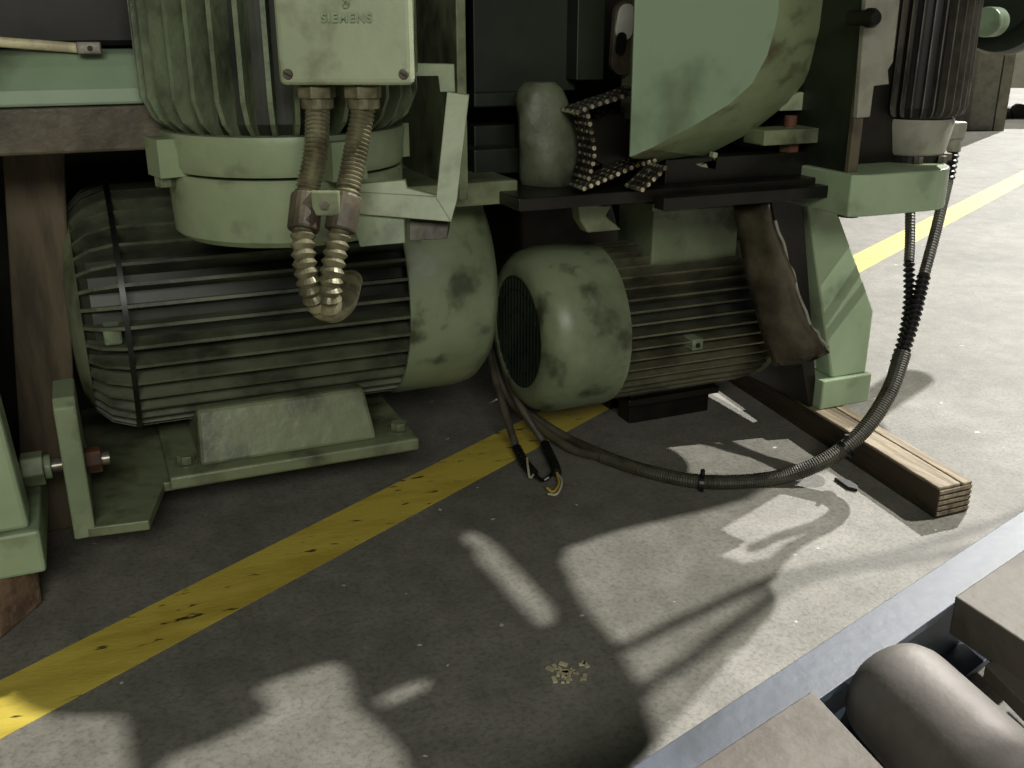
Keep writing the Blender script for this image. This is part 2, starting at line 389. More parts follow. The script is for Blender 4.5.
p = Yp(697, 345, DY - .155); mb = MB(); mb.box((p.x - .012, DY - .158, p.z - .010), (p.x + .012, DY - .12, p.z + .012)); o = obj('lug', mb, 'green', SM, bevel=.002)
mb = MB(); mb.cyl(V(p.x, DY - .1595, p.z), V(p.x, DY - .150, p.z), .005, 16); obj('screw_hole', mb, 'black', o)
a0, a1 = Yp(652, 222, DY - .07), Yp(738, 215, DY - .07)
mb = MB(); mb.box((a0.x, DY - .075, DZ + .115), (a1.x, DY + .06, Yp(690, 208, DY - .075).z)); tb = obj('terminal_box', mb, 'cowl', SM, bevel=.004)
zt = Yp(690, 208, DY - .075).z
mb = MB(); mb.box((a0.x - .008, DY - .083, zt), (a1.x + .008, DY + .068, zt + .014)); obj('box_lid', mb, 'green_dirty', tb, bevel=.002)
mb = MB(); mb.box((DXC + .10, DY + .0, .058), (DX1 - .04, DY + .12, .13)); mb.box((DXC + .09, DY - .01, .0505), (DX1 - .035, DY + .15, .066)); obj('foot', mb, 'dark', SM, bevel=.003)
mb = MB(); mb.box((.99, 1.70, .0), (1.185, 1.75, .05)); mb.box((.99, 1.79, .0), (1.185, 1.83, .05))
tag(obj('support_rail', mb, 'dark', None, bevel=.002), 'pair of short black steel rails on the floor under the smaller green-cowled motor', 'rail')

# --- B: upright motor, top left
cB = D(291, 215, 1.42); BXc, BYc = cB.x, cB.y
zdr0 = D(289, 252, 1.42 - .155).z; zdr1 = D(289, 180, 1.42 - .16).z; zfl1 = D(289, 140, 1.42 - .18).z
UM = thing('electric_motor', 'upright green finned motor with terminal box, above the large left motor', 'motor', (BXc, BYc, zdr0))
mB = axm((BXc, BYc, zfl1 + .0), (0, 0, 1))
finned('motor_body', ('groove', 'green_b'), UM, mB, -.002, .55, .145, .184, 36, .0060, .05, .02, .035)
mb = MB(); m0 = axm((BXc, BYc, 0), (0, 0, 1))
mb.lathe([(zdr1 + .004, 0), (zdr1 + .004, .158), (zdr1 + .012, .162), (zfl1 - .022, .162), (zfl1 - .004, .165), (zfl1 + .004, .163), (zfl1 + .004, 0)], m0, 72)
for k in range(4):
    a = R(45 + 90 * k) - YAW - R(8); c, s = math.cos(a), math.sin(a)
    mm = Matrix.Translation((BXc, BYc, 0)) @ Matrix.Rotation(a, 4, 'Z')
    mb.box((.13, -.024, zfl1 - .050), (.185, .024, zfl1 - .002), mm)
obj('flange', mb, 'green', UM, sm=True)
for k in range(4):
    a = R(45 + 90 * k) - YAW - R(8); mb = MB(); c = V(BXc + .172 * math.cos(a), BYc + .172 * math.sin(a), 0)
    mb.hexa(c + V(0, 0, zfl1 - .064), c + V(0, 0, zfl1 - .050), .013); obj('bolt', mb, 'green_dirty', UM, bevel=.001)
mb = MB(); mb.lathe([(zdr0, 0), (zdr0, .148), (zdr0 + .008, .157), (zdr1 - .004, .160), (zdr1, .157), (zdr1, 0)], m0, 72)
obj('mounting_drum', mb, 'green', UM, sm=True)
# its terminal box, square to the photographer
bd = 1.12; pc = D(345, 60, bd); mm = Matrix.Translation((pc.x, pc.y, 0)) @ Matrix.Rotation(-YAW, 4, 'Z')
zb0 = D(345, 86, bd).z; hwb = 68 * bd / 1000
mb = MB(); mb.box((-hwb, 0, zb0), (hwb, .022, zb0 + .20), mm); lid = obj('terminal_lid', mb, 'box', UM, bevel=.007, seg=3)
mb = MB(); mb.box((-hwb + .006, .022, zb0 + .008), (hwb - .006, .13, zb0 + .19), mm); obj('terminal_box', mb, 'green_dirty', UM, bevel=.004)
for sx_ in (-1, 1):
    c = mm @ V(sx_ * (hwb - .011), -.0025, zb0 + .012); dd = mm.to_3x3() @ V(0, 1, 0)
    mb = MB(); mb.lathe([(0, 0), (0, .0048), (.003, .0062), (.006, .0062), (.006, 0)], axm(c, dd), 20); s_ = obj('lid_screw', mb, 'brown', lid)
    mb = MB(); mb.box((-.004, -.0033, -.0008), (.004, -.0022, .0008), Matrix.Translation(c + dd * .0025) @ Matrix.Rotation(-YAW, 4, 'Z') @ Matrix.Rotation(R(30), 4, 'Y')); obj('screw_slot', mb, 'black', s_)
def text_mesh(s, size, origin, rot, depth=.0015):
    cu = bpy.data.curves.new('t', 'FONT'); cu.body = s; cu.size = size; cu.extrude = depth; cu.align_x = 'CENTER'; cu.space_character = 1.15; cu.offset = .0004
    t = bpy.data.objects.new('t', cu); me = bpy.data.meshes.new_from_object(t)
    mb = MB(); mb.bm.from_mesh(me); bpy.data.objects.remove(t); bpy.data.curves.remove(cu); bpy.data.meshes.remove(me)
    mb.bm.transform(Matrix.Translation(origin) @ rot); return mb
rot = Matrix.Rotation(-YAW, 4, 'Z') @ Matrix.Rotation(R(90), 4, 'X')
o = mm @ V(D(349, 22, bd).x * 0 + (349 - 345) * bd / 1000, -.0012, D(349, 22, bd).z)
obj('raised_lettering', text_mesh('SIEMENS', .0135, o, rot), 'green', lid)
o = mm @ V((349 - 345) * bd / 1000, -.0012, D(349, 8, bd).z); t1 = text_mesh('S', .017, o, rot); t2 = text_mesh('H', .012, o + V(0, 0, .002), rot)
me = bpy.data.meshes.new('x'); t2.bm.to_mesh(me); t1.bm.from_mesh(me); obj('raised_monogram', t1, 'green', lid)
# glands and flexible conduits
def gland(px, d):
    c = D(px, 96, d); mb = MB(); mb.hexa(V(c.x, c.y, zb0 - .002), V(c.x, c.y, zb0 - .016), .0225); mb.cyl(V(c.x, c.y, zb0 - .016), V(c.x, c.y, zb0 - .028), .019)
    obj('cable_gland', mb, 'hose_metal', UM, bevel=.0015); return V(c.x, c.y, zb0 - .026)
for px, pts, lab in ((317, [(316, 150, 1.16), (307, 195, 1.16), (303, 245, 1.15), (311, 290, 1.16), (326, 309, 1.20), (340, 300, 1.30), (345, 280, 1.42)], 'left ribbed metal conduit hanging from the pale terminal box'),
                     (363, [(356, 150, 1.17), (347, 195, 1.165), (337, 245, 1.16), (330, 285, 1.16), (331, 310, 1.19), (345, 302, 1.30), (352, 280, 1.42)], 'right ribbed metal conduit hanging from the pale terminal box')):
    g = gland(px, 1.165)
    path = [g] + [D(*q) for q in pts]
    T = thing('metal_conduit', lab, 'conduit', D(*pts[4]), 'conduits below the terminal box')
    up_ = smooth(path)
    cut = int(len(up_) * .27)
    mb = MB(); mb.tube(up_[:cut + 1][::6] + [up_[cut]], .0135, 14, .0013, .0052); obj('conduit_upper', mb, 'hose_metal', T, sm=False)
    mb = MB(); mb.tube(up_[cut:][::5] + [up_[-1]], .0128, 20, .0022, .0105); obj('conduit_lower', mb, 'hose_metal', T, sm=False)
    c = up_[cut + 2]; c2 = up_[cut + 12]; mb = MB(); mb.cyl(c, c.lerp(c2, 1.0), .0185, 20); obj('conduit_sleeve', mb, 'brown', T, bevel=.003)
pk = D(326, 203, 1.145); mb = MB(); mb.bar(pk - RT * .016, pk + RT * .016, .010, .028); cl = obj('pipe_clamp', mb, 'green_dirty', None, bevel=.002)
tag(cl, 'small clamp joining the two metal conduits under the terminal box', 'clamp')
mb = MB(); mb.hexa(pk - V(.39, .92, 0) * .004, pk - V(.39, .92, 0) * .012, .0055); obj('screw', mb, 'steel', cl)

# --- flat-bar guard loop right of the terminal box
GB = thing('guard_bracket', 'pale green flat-bar bracket bent round a square, right of the terminal box', 'bracket', D(410, 215, 1.30))
gd = 1.27
def dpoly(pts, d): return [D(x, y, d) for x, y in pts]
back = V(.39, .92, 0)
mb = MB(); mb.prism(dpoly([(358, 192), (442, 197), (452, 222), (358, 214)], gd), back * .012); mb.prism(dpoly([(358, 184), (405, 180), (407, 188), (442, 197), (358, 192)], gd), back * .012); obj('lower_bar', mb, 'box', GB, bevel=.001)
mb = MB(); mb.prism(dpoly([(447, 92), (469, 95), (457, 200), (451, 222), (436, 198)], gd - .003), back * .014); obj('upright_bar', mb, 'box', GB, bevel=.001)
mb = MB(); mb.prism(dpoly([(408, 63), (454, 64), (455, 92), (440, 92), (438, 76), (408, 76)], gd + .004), back * .012); obj('upper_bar', mb, 'green', GB, bevel=.001)
mb = MB(); mb.prism(dpoly([(350, 214), (404, 214), (405, 243), (360, 247)], gd + .01), back * .03); obj('lower_plate', mb, 'green', GB, bevel=.001)
mb = MB(); mb.prism(dpoly([(409, 221), (449, 223), (447, 239), (409, 241)], gd + .03), back * .05); obj('rusty_spacer', mb, 'brown', GB, bevel=.001, label='rust-brown spacer block')

# ------------------------------------------------------------------ machine frame (runs up past the picture)
FR = thing('machine_frame', 'large green machine frame carrying the motors, standing on wooden blocks', 'machine', (.6, 1.9, 0.06))
HT = 1.30
def part(name, mb, m, bevel=.003, **k): return obj(name, mb, m, FR, bevel=bevel, **k)
# left: round-fronted upper beam with brown lower beam
yb_ = 1.46
zt0, zt1, zt2 = Yp(60, 51, yb_).z, Yp(60, 106, yb_).z, Yp(60, 153, yb_).z
mb = MB(); prof = [(yb_ + .035, zt0), (yb_ + .018, zt0 - .005), (yb_ + .008, zt0 - .02), (yb_ - .006, zt1 + .02), (yb_ - .008, zt1), (yb_ + .10, zt1), (yb_ + .10, zt0)]
mb.prism([V(-.75, y, z) for y, z in prof], (.88, 0, 0)); part('upper_beam', mb, 'teal', .004)
mb = MB(); mb.box((-.75, yb_ - .012, zt2), (.16, yb_ + .24, zt1 - .001)); part('lower_beam', mb, 'brown', .004)
# left leg and foot
lx = Z(47, 572, .085); zf = Yp(40, 530, lx.y).z
mb = MB(); A_ = [V(lx.x - .35, lx.y + .01, zf), V(lx.x - .012, lx.y + .01, zf), V(lx.x - .012, lx.y + .07, zf), V(lx.x - .35, lx.y + .07, zf)]
tp = Yp(0, 290, lx.y + .01)
B_ = [V(-.6, lx.y + .01, zt2 - .002), V(tp.x - .045, lx.y + .01, zt2 - .002), V(tp.x - .045, lx.y + .07, zt2 - .002), V(-.6, lx.y + .07, zt2 - .002)]
mb.loft(A_, B_); part('leg', mb, 'mint', .006)
mb = MB(); mb.box((lx.x - .36, lx.y, .085), (lx.x, 1.62, zf)); part('foot', mb, 'mint', .005)
# central dark structure: ledge, column edge, back panels
mb = MB(); a0 = Yp(375, 178, 1.50); a1 = Yp(518, 178, 1.50)
mb.box((Yp(380, 190, 1.50).x, 1.50, Yp(517, 203, 1.50).z), (Yp(518, 190, 1.50).x, 1.72, Yp(517, 180, 1.50).z)); part('ledge', mb, 'green_dirty')
mb = MB(); q = Yp(462, 100, 1.44); mb.box((q.x - .007, 1.44, Yp(462, 200, 1.44).z), (q.x + .008, 2.0, HT)); part('column_plate', mb, 'green_dirty', .002)
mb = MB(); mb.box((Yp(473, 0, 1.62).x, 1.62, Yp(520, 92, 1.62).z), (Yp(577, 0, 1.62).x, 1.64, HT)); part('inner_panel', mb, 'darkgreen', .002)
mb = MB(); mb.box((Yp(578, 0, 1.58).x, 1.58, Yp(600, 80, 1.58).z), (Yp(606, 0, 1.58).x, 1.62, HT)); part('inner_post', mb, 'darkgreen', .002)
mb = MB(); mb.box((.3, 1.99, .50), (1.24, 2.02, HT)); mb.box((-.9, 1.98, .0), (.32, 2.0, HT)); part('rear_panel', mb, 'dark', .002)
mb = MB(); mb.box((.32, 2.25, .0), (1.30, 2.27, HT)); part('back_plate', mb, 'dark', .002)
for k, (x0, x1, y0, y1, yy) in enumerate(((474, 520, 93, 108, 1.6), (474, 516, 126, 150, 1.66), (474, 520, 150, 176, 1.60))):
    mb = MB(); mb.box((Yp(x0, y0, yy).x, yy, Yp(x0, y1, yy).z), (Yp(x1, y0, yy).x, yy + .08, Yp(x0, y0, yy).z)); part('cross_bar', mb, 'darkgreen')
# base plate under guard and chain
zb1, zb2 = Yp(700, 186, 1.42).z, Yp(700, 198, 1.42).z
mb = MB(); mb.box((Yp(519, 190, 1.42).x, 1.42, zb2), (Yp(838, 190, 1.42).x, 1.97, zb1)); part('base_plate', mb, 'dark', .002)
mb = MB(); mb.box((Yp(665, 180, 1.385).x, 1.385, Yp(800, 200, 1.385).z), (Yp(838, 180, 1.385).x, 1.415, Yp(800, 188, 1.385).z)); part('edge_strip', mb, 'dark', .001)
mb = MB(); mb.box((Yp(665, 180, 1.46).x, 1.46, zb1), (Yp(838, 180, 1.46).x, 1.50, zb1 + .04)); part('edge_strip', mb, 'dark', .001)
# right end plate, its bright front edge
xe = Yp(848, 200, 1.36).x
mb = MB(); A0, A1 = Yp(868, 0, 1.36), Yp(846, 212, 1.36)
mb.box((xe - .012, 1.36, A1.z), (xe + .004, 2.2, HT)); part('end_plate', mb, 'darkgreen', .002)
mb = MB(); mb.box((xe - .014, 1.352, A1.z - .002), (xe + .006, 1.362, HT)); part('end_plate_edge', mb, 'brown', .001)
mb = MB(); mb.box((Yp(736, 100, 1.60).x, 1.60, zb1 + .002), (xe - .012, 1.62, HT)); part('recess_panel', mb, 'darkgreen', .002)
mb = MB(); mb.box((Yp(765, 130, 1.44).x, 1.44, Yp(800, 144, 1.44).z), (Yp(838, 130, 1.44).x, 1.50, Yp(800, 129, 1.44).z)); part('spacer_bar', mb, 'green_dirty', .002)
mb = MB(); c = Yp(779, 150, 1.50); mb.cyl(V(c.x, 1.475, zb1 + .04), V(c.x, 1.475, Yp(779, 116, 1.475).z), .011); mb.hexa(V(c.x, 1.475, zb1 + .04), V(c.x, 1.475, zb1 + .055), .019); part('tie_rod', mb, 'rust', .001, label='rust-coloured upright tie rod')
# green foot plate under the right motor (thick, round nosed)
zc0, zc1 = Yp(880, 213, 1.34).z, Yp(880, 172, 1.34).z
x0_ = Yp(838, 190, 1.36).x; x1_ = Yp(936, 190, 1.45).x; yc_ = 1.45; rr = (x1_ - x0_) * .52
pts = [V(x0_, 1.33, zc0), V(x0_ + .03, 1.32, zc0)]
for k in range(-8, 9):
    a = R(-10 + k * 10); pts.append(V(x1_ - .14 + .09 * math.cos(a), 1.43 + .11 * math.sin(a), zc0))
pts += [V(x0_, 1.72, zc0)]
mb = MB(); mb.prism(pts, (0, 0, zc1 - zc0)); part('motor_seat', mb, 'mint', .003)
c = Yp(848, 216, 1.37); mb = MB(); mb.cyl(V(c.x, c.y, zc0 - .008), V(c.x, c.y, zc0), .018); part('plug', mb, 'brown', .001)
# right leg: tapering mint leg with dark inner plate and foot block
tz = .058
f0, f1 = Z(820, 410, tz + .001), Z(869, 399, tz + .001); fy = f0.y
fxr = Yp(869, 399, fy).x; ftop = Yp(845, 378, fy).z
mb = MB(); mb.box((f0.x, fy, tz + .001), (fxr, fy + .16, ftop)); part('foot', mb, 'mint', .003)
ztop = Yp(830, 200, fy + .01).z + .06
bl, br = Yp(832, 376, fy + .01), Yp(866, 372, fy + .01); tl, tr = Yp(806, 190, fy + .01), Yp(830, 190, fy + .01)
ml, mr = Yp(806, 300, fy + .01), Yp(864, 312, fy + .01)
mb = MB(); mb.prism([V(bl.x, fy + .01, ftop), V(br.x, fy + .01, ftop), V(br.x, fy + .01, mr.z), V(tr.x, fy + .01, tr.z), V(tl.x, fy + .01, tr.z)], (0, .05, 0)); part('leg', mb, 'mint', .004)
mb = MB(); mb.prism([V(f0.x - .012, fy + .02, .06), V(f0.x - .002, fy + .02, .06), V(f0.x - .002, fy + .02, ftop), V(tl.x - .001, fy + .02, tl.z), V(tl.x - .075, fy + .02, tl.z), V(f0.x - .03, fy + .02, ftop)], (0, .68, 0)); part('leg_web', mb, 'dark', .002)
mb = MB(); mb.prism([V(f0.x + .02, fy + .055, ftop + .01), V(br.x - .015, fy + .055, ftop + .01), V(tr.x - .02, fy + .055, tl.z), V(tl.x + .02, fy + .055, tl.z)], (0, .012, 0)); part('leg_rib', mb, 'alu', .001)
# added unseen mask above the view: outline and slots shape the floor light patches
def lift(px, py, z=HT): p = Z(px, py); return (p.x + TX * z, p.y + TY * z)
outer = [lift(*p) for p in [(-500, 600), (-120, 655), (0, 679), (14, 700), (34, 712), (60, 716), (124, 716), (129, 724), (134, 775), (150, 775), (166, 758), (214, 740), (266, 714), (264, 703), (252, 692), (262, 684), (328, 662), (342, 664), (350, 674), (356, 706), (376, 722), (404, 752), (416, 800), (640, 800), (655, 740), (640, 690), (612, 640), (580, 604), (560, 562), (566, 548), (620, 530), (700, 512), (745, 500), (780, 478)]]
outer += [(1.92, 1.30), (xe + .02, 1.32), (xe + .02, 2.9), (-1.6, 2.9)]
def slot(p, q, r_px):
    p = V(p[0], p[1], 0); q = V(q[0], q[1], 0); d = (q - p).normalized(); n = V(-d.y, d.x, 0); out = []
    for k in range(9): a = math.pi * k / 8; out.append(q + (n * math.cos(a) + d * math.sin(a)) * r_px)
    for k in range(9): a = math.pi * k / 8; out.append(p + (-n * math.cos(a) - d * math.sin(a)) * r_px)
    return [lift(v.x, v.y) for v in out]
holes = [slot((487, 553), (543, 614), 13), slot((470, 538), (484, 545), 8), 
         slot((382, 702), (424, 684), 6)]
mb = MB(); perf_plate(mb, outer, holes, HT, .012); part('shadow_mask', mb, 'green_dirty', 0)

# ------------------------------------------------------------------ timber post, blocks
mb = MB(); a0, a1 = Yp(10, 156, 1.52), Yp(66, 156, 1.52); b0, b1 = Yp(30, 440, 1.52), Yp(60, 420, 1.52)
a0, a1 = Yp(5, 160, 1.66), Yp(67, 160, 1.66); b0, b1 = Yp(17, 385, 1.66), Yp(70, 385, 1.66); f_ = (a0.z) / (a0.z - b0.z)
sh = (b0.x - a0.x) * f_; hx = a1.x - a0.x; mb.loft([V(a0.x, 1.66, zt2 - .001), V(a1.x, 1.66, zt2 - .001), V(a1.x, 1.75, zt2 - .001), V(a0.x, 1.75, zt2 - .001)], [V(a0.x + sh, 1.66, 0), V(a1.x + sh, 1.66, 0), V(a1.x + sh, 1.75, 0), V(a0.x + sh, 1.75, 0)]); tag(obj('wooden_post', mb, 'wood_dark', None, bevel=.004), 'dark brown wooden post standing left of the large motor, under the beam', 'post')
mb = MB(); mb.prism([Z(-60, 650), Z(0, 641), Z(43, 604), Z(36, 585) + V(0, .1, 0), Z(-60, 585) + V(0, .1, 0)], (0, 0, .084)); tag(obj('wooden_block', mb, 'wood_red', None, bevel=.005), 'reddish-brown wooden block under the left green foot', 'wooden block')
# long timber of two boards
TM = thing('timber_baulk', 'long weathered timber baulk sticking out from under the right leg', 'timber', (1.3, 1.4, 0))
e0 = Z(935, 519); e1 = Z(969, 512); skew = Z(839, 455).x - e0.x; w1 = (e1.x - e0.x)
def strip(xa, xb, name, z0, z1, m, y0=0.):
    mb = MB(); y_ = e0.y + y0; L_ = .9; s = skew / (Z(839, 455).y - e0.y) * L_
    mb.prism([V(xa, y_, z0), V(xb, y_, z0), V(xb + s, y_ + L_, z0), V(xa + s, y_ + L_, z0)], (0, 0, z1 - z0)); return obj(name, mb, m, TM, bevel=.002)
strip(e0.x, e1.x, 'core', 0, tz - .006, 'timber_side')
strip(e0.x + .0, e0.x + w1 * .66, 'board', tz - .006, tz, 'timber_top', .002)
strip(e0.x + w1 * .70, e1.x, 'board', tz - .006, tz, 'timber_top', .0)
mb = MB()
for k in range(5): zz = .006 + k * .010; mb.box((e0.x + .001, e0.y - .0018, zz), (e1.x - .001, e0.y + .001, zz + .006))
obj('end_grain', mb, 'timber_top', TM)

# ------------------------------------------------------------------ bent oily steel guard between motor and leg
mb = MB(); A_ = []; rows = []
left = [(735, 205, 1.47), (745, 262, 1.45), (762, 330, 1.43), (775, 365, 1.42)]
right = [(768, 200, 1.40), (788, 262, 1.38), (808, 320, 1.36), (831, 352, 1.35)]
lv = smooth([Yp(*p) for p in left], 6); rv = smooth([Yp(*p) for p in right], 6)
for i, (p, q) in enumerate(zip(lv, rv)):
    t = i / (len(lv) - 1); row = []
    for k in range(9):
        s = k / 8; r = p.lerp(q, s); r += V(.0, -.022 * math.sin(s * math.pi) * (1 - .3 * t), 0) + V(.004 * math.sin(9 * t + 3 * s) * s, .004 * math.sin(14 * t) * s, 0); row.append(mb.bm.verts.new(r))
    rows.append(row)
for A, B in zip(rows, rows[1:]):
    for k in range(8): mb.bm.faces.new([A[k], A[k + 1], B[k + 1], B[k]])
o = obj('bent_cover', mb, 'leather', None, sm=True); so = o.modifiers.new('thick', 'SOLIDIFY'); so.thickness = .005
tag(o, 'bent oily brown sheet-metal cover hanging beside the right green leg', 'cover')
mb = MB(); ev = [q + V(.002 * math.sin(i * 1.9), -.003, .002 * math.cos(i * 2.7)) for i, q in enumerate(rv)]; mb.tube(ev[2:-1], .0026, 8); obj('torn_edge', mb, 'alu', o, label='pale torn edge')

# ------------------------------------------------------------------ chain guard (mint, rounded, chamfered rim)
G = thing('chain_guard', 'big mint-green rounded chain guard with smooth flat face, top centre', 'guard', Yp(700, 160, 1.45))
yf, yr = 1.36, 1.50
def yz(pts, y): return [Yp(px, py, y) for px, py in pts]
face = [(637, -60), (630, 157), (650, 149), (690, 128), (730, 104), (752, 84), (768, 55), (778, 20), (786, -60)]
rim = [(640, -60), (632, 162), (660, 164), (705, 158), (752, 134), (790, 104), (815, 72), (832, 30), (846, -60)]
F1, R1 = yz(face, yf), yz(rim, yr)
mb = MB(); mb.loft([p + V(0, .0015, 0) for p in F1], [p.lerp(q, .96) for p, q in zip(F1, R1)]); obj('guard_rim', mb, 'rim', G, bevel=.004, seg=3)
mb = MB(); mb.prism([p.lerp(F1[2], .004) for p in F1], (0, .004, 0)); obj('guard_face', mb, 'teal', G, bevel=.001)
mb = MB(); mb.prism([Yp(px, py, yr) for px, py in [(640, -60), (633, 158), (705, 156), (790, 104), (832, 30), (846, -60)]], (0, .05, 0)); obj('guard_back', mb, 'green_dirty', G, bevel=.003)
mb = MB(); mb.prism(yz([(786, 98), (801, 92), (811, 94), (810, 110), (780, 111)], 1.49), (0, .012, 0)); obj('tab', mb, 'box', G, bevel=.001)
mb = MB(); mb.prism(yz([(694, 164), (712, 160), (714, 152), (718, 153), (716, 170), (700, 167)], 1.46), (0, .012, 0)); obj('tab', mb, 'box', G, bevel=.001)
# disc and knob right of guard
mb = MB(); c = Yp(812, 6, 1.553); mb.cyl(c, c + V(0, .03, 0), .066, 40); tag(obj('pulley_disc', mb, 'rust', None, bevel=.003), 'rusty disc peeping out behind the right edge of the mint guard', 'disc')
mb = MB(); c = Yp(873, 18, 1.31); mb.cyl(c, c + V(0, .05, 0), .012, 20); mb.lathe([(-.008, 0), (-.008, .010), (0, .015), (.010, .015), (.014, .011), (.014, 0)], axm(c, (0, 1, 0)), 24)
tag(obj('clamp_knob', mb, 'dark', None, sm=True), 'small dark round knob at the top of the end plate', 'knob')

# lumpy casting beside the chain
mb = MB(); ca, cb = Yp(545, 82, 1.54), Yp(548, 190, 1.54); L_ = ca.z - cb.z
ring = []; prof = [(0, .62), (.04, .88), (.12, .98), (.3, 1.0), (.5, .96), (.68, .86), (.84, .78), (.94, .66), (1, .45)]
for t, r in prof:
    zz = cb.z + L_ * t; row = []
    for k in range(20):
        a = 2 * math.pi * k / 20; wob = 1 + .07 * math.sin(3 * a + 5 * t) + .05 * math.sin(5 * a - 7 * t)
        row.append(mb.bm.verts.new(V(ca.x + .018 - .026 * t + .056 * r * wob * math.cos(a), 1.54 + .040 * r * wob * math.sin(a), zz)))
    ring.append(row)
for A, B in zip(ring, ring[1:]):
    for k in range(20): mb.bm.faces.new([A[k], A[(k + 1) % 20], B[(k + 1) % 20], B[k]])
mb.bm.faces.new(ring[0]); mb.bm.faces.new(ring[-1])
tag(obj('oily_casting', mb, 'green_fin', None, sm=True), 'lumpy oily green casting left of the chains, above the ledge', 'casting')
# oval eyelet plate behind the chain
ES = thing('slotted_link', 'pale upright oval link with a dark hole, just left of the mint guard', 'link', Yp(624, 70, 1.50))
mb = MB(); c0, c1 = Yp(627, 14, 1.52), Yp(623, 62, 1.52)
def pill(c0, c1, r, th, y):
    d = (c1 - c0).normalized(); n = V(d.z, 0, -d.x); pts = []
    for k in range(13): a = math.pi * k / 12; pts.append(c1 + (n * math.cos(a) + d * math.sin(a)) * r)
    for k in range(13): a = math.pi * k / 12; pts.append(c0 + (-n * math.cos(a) - d * math.sin(a)) * r)
    return [V(p.x, y, p.z) for p in pts]
mb.prism(pill(c0, c1, .021, .01, 1.52), (0, .012, 0)); obj('link_plate', mb, 'brown', ES, bevel=.001)
mb = MB(); mb.prism(pill(Yp(627, 14, 1.516), Yp(624, 30, 1.516), .016, .01, 1.514), (0, .005, 0)); obj('pale_face', mb, 'white', ES, bevel=.001, label='pale worn face')
mb = MB(); mb.prism(pill(Yp(622, 38, 1.51), Yp(621, 48, 1.51), .009, .01, 1.510), (0, .003, 0)); obj('hole', mb, 'black', ES)

# roller chains
def chain(path, label, strands=3, pitch=.0125, pw=.010):
    pts = smooth([Vector(p) for p in path]); T = thing('roller_chain', label, 'chain', pts[-1], 'drive chains beside the mint guard')
    ds = [0]
    for p, q in zip(pts, pts[1:]): ds.append(ds[-1] + (q - p).length)
    n = int(ds[-1] / pitch); P = []; j = 0
    for i in range(n + 1):
        t = i * pitch
        while j < len(ds) - 2 and ds[j + 1] < t: j += 1
        P.append(pts[j].lerp(pts[j + 1], (t - ds[j]) / max(ds[j + 1] - ds[j], 1e-9)))
    side = V(0, 1, 0); links = MB(); pins = MB()
    W = .014
    for s in range(strands):
        off = s * W * 1.25
        for i in range(n):
            e = .5 * W - (.002 if i % 2 else 0)
            for sg in (-1, 1):
                y = off + sg * e * .9
                d = (P[i + 1] - P[i]).normalized(); nn = side.cross(d).normalized() * pw / 2
                a_, b_ = P[i] - d * .003 + side * y, P[i + 1] + d * .003 + side * y
                links.prism([a_ - nn * .8, a_ + nn * .8, b_ + nn * .8, b_ - nn * .8], side * .0016)
        for i in range(n + 1): pins.cyl(P[i] + side * (off - W * .62), P[i] + side * (off + W * .62), .0036, 10)
    obj('chain_links', links, 'dark', T); obj('chain_rollers', pins, 'pin', T)
    return T
chain([Yp(575, 112, 1.46), Yp(596, 104, 1.45), Yp(618, 97, 1.44), Yp(640, 88, 1.43)], 'short upper run of duplex chain disappearing behind the mint guard')
chain([Yp(584, 108, 1.46), Yp(589, 130, 1.455), Yp(592, 155, 1.45), Yp(586, 180, 1.44)], 'upright dark run of chain beside the lumpy casting')
chain([Yp(582, 188, 1.42), Yp(610, 176, 1.42), Yp(632, 166, 1.42), Yp(652, 160, 1.43)], 'lower run of duplex chain slanting down left under the guard')
chain([Yp(640, 189, 1.38), Yp(652, 178, 1.38), Yp(664, 166, 1.38)], 'short shiny chain end below the tip of the mint guard')
mb = MB(); c = Yp(612, 140, 1.50); mb.cyl(c, c + V(0, .04, 0), .042, 40)
for k in range(18):
    a = 2 * math.pi * k / 18; cc = c + V(math.cos(a), 0, math.sin(a)) * .043; mb.cyl(cc + V(0, .008, 0), cc + V(0, .018, 0), .005, 8); mb.cyl(cc + V(0, .024, 0), cc + V(0, .034, 0), .005, 8)
tag(obj('sprocket', mb, 'dark', None, bevel=0), 'dark chain sprocket between the lumpy casting and the mint guard', 'sprocket')
# small spout above the smaller motor
mb = MB(); mb.prism(yz([(578, 204), (612, 206), (606, 216), (622, 230), (588, 233), (580, 220)], 1.52), (0, .03, 0)); tag(obj('oil_spout', mb, 'green_dirty', None, bevel=.003), 'small dark spout hanging over the smaller motor cowl', 'spout')

# cream hose and clip on the left beam
mb = MB(); mb.tube([Yp(-40, 38, 1.49), Yp(0, 42, 1.485), Yp(40, 45, 1.48), Yp(78, 48, 1.475)], .0065, 12); tag(obj('cream_hose', mb, 'cream', None, sm=True), 'thin cream hose lying on top of the left green beam', 'hose')
mb = MB(); a0 = Yp(76, 46, 1.462); mb.box((a0.x, 1.452, zt0 - .004), (a0.x + .030, 1.4655, zt0 + .011)); h_ = obj('metal_clip', mb, 'steel', None, bevel=.002); tag(h_, 'small silver clip at the end of the cream hose', 'clip')
mb = MB(); mb.cyl(V(a0.x + .016, 1.451, zt0 + .003), V(a0.x + .016, 1.4525, zt0 + .003), .0035, 12); obj('hole', mb, 'black', h_)
# dark housing above left beam
mb = MB(); mb.box((-.75, 1.56, zt0 + .001), (BXc - .03, 1.72, HT)); part('upper_housing', mb, 'dark', .01)

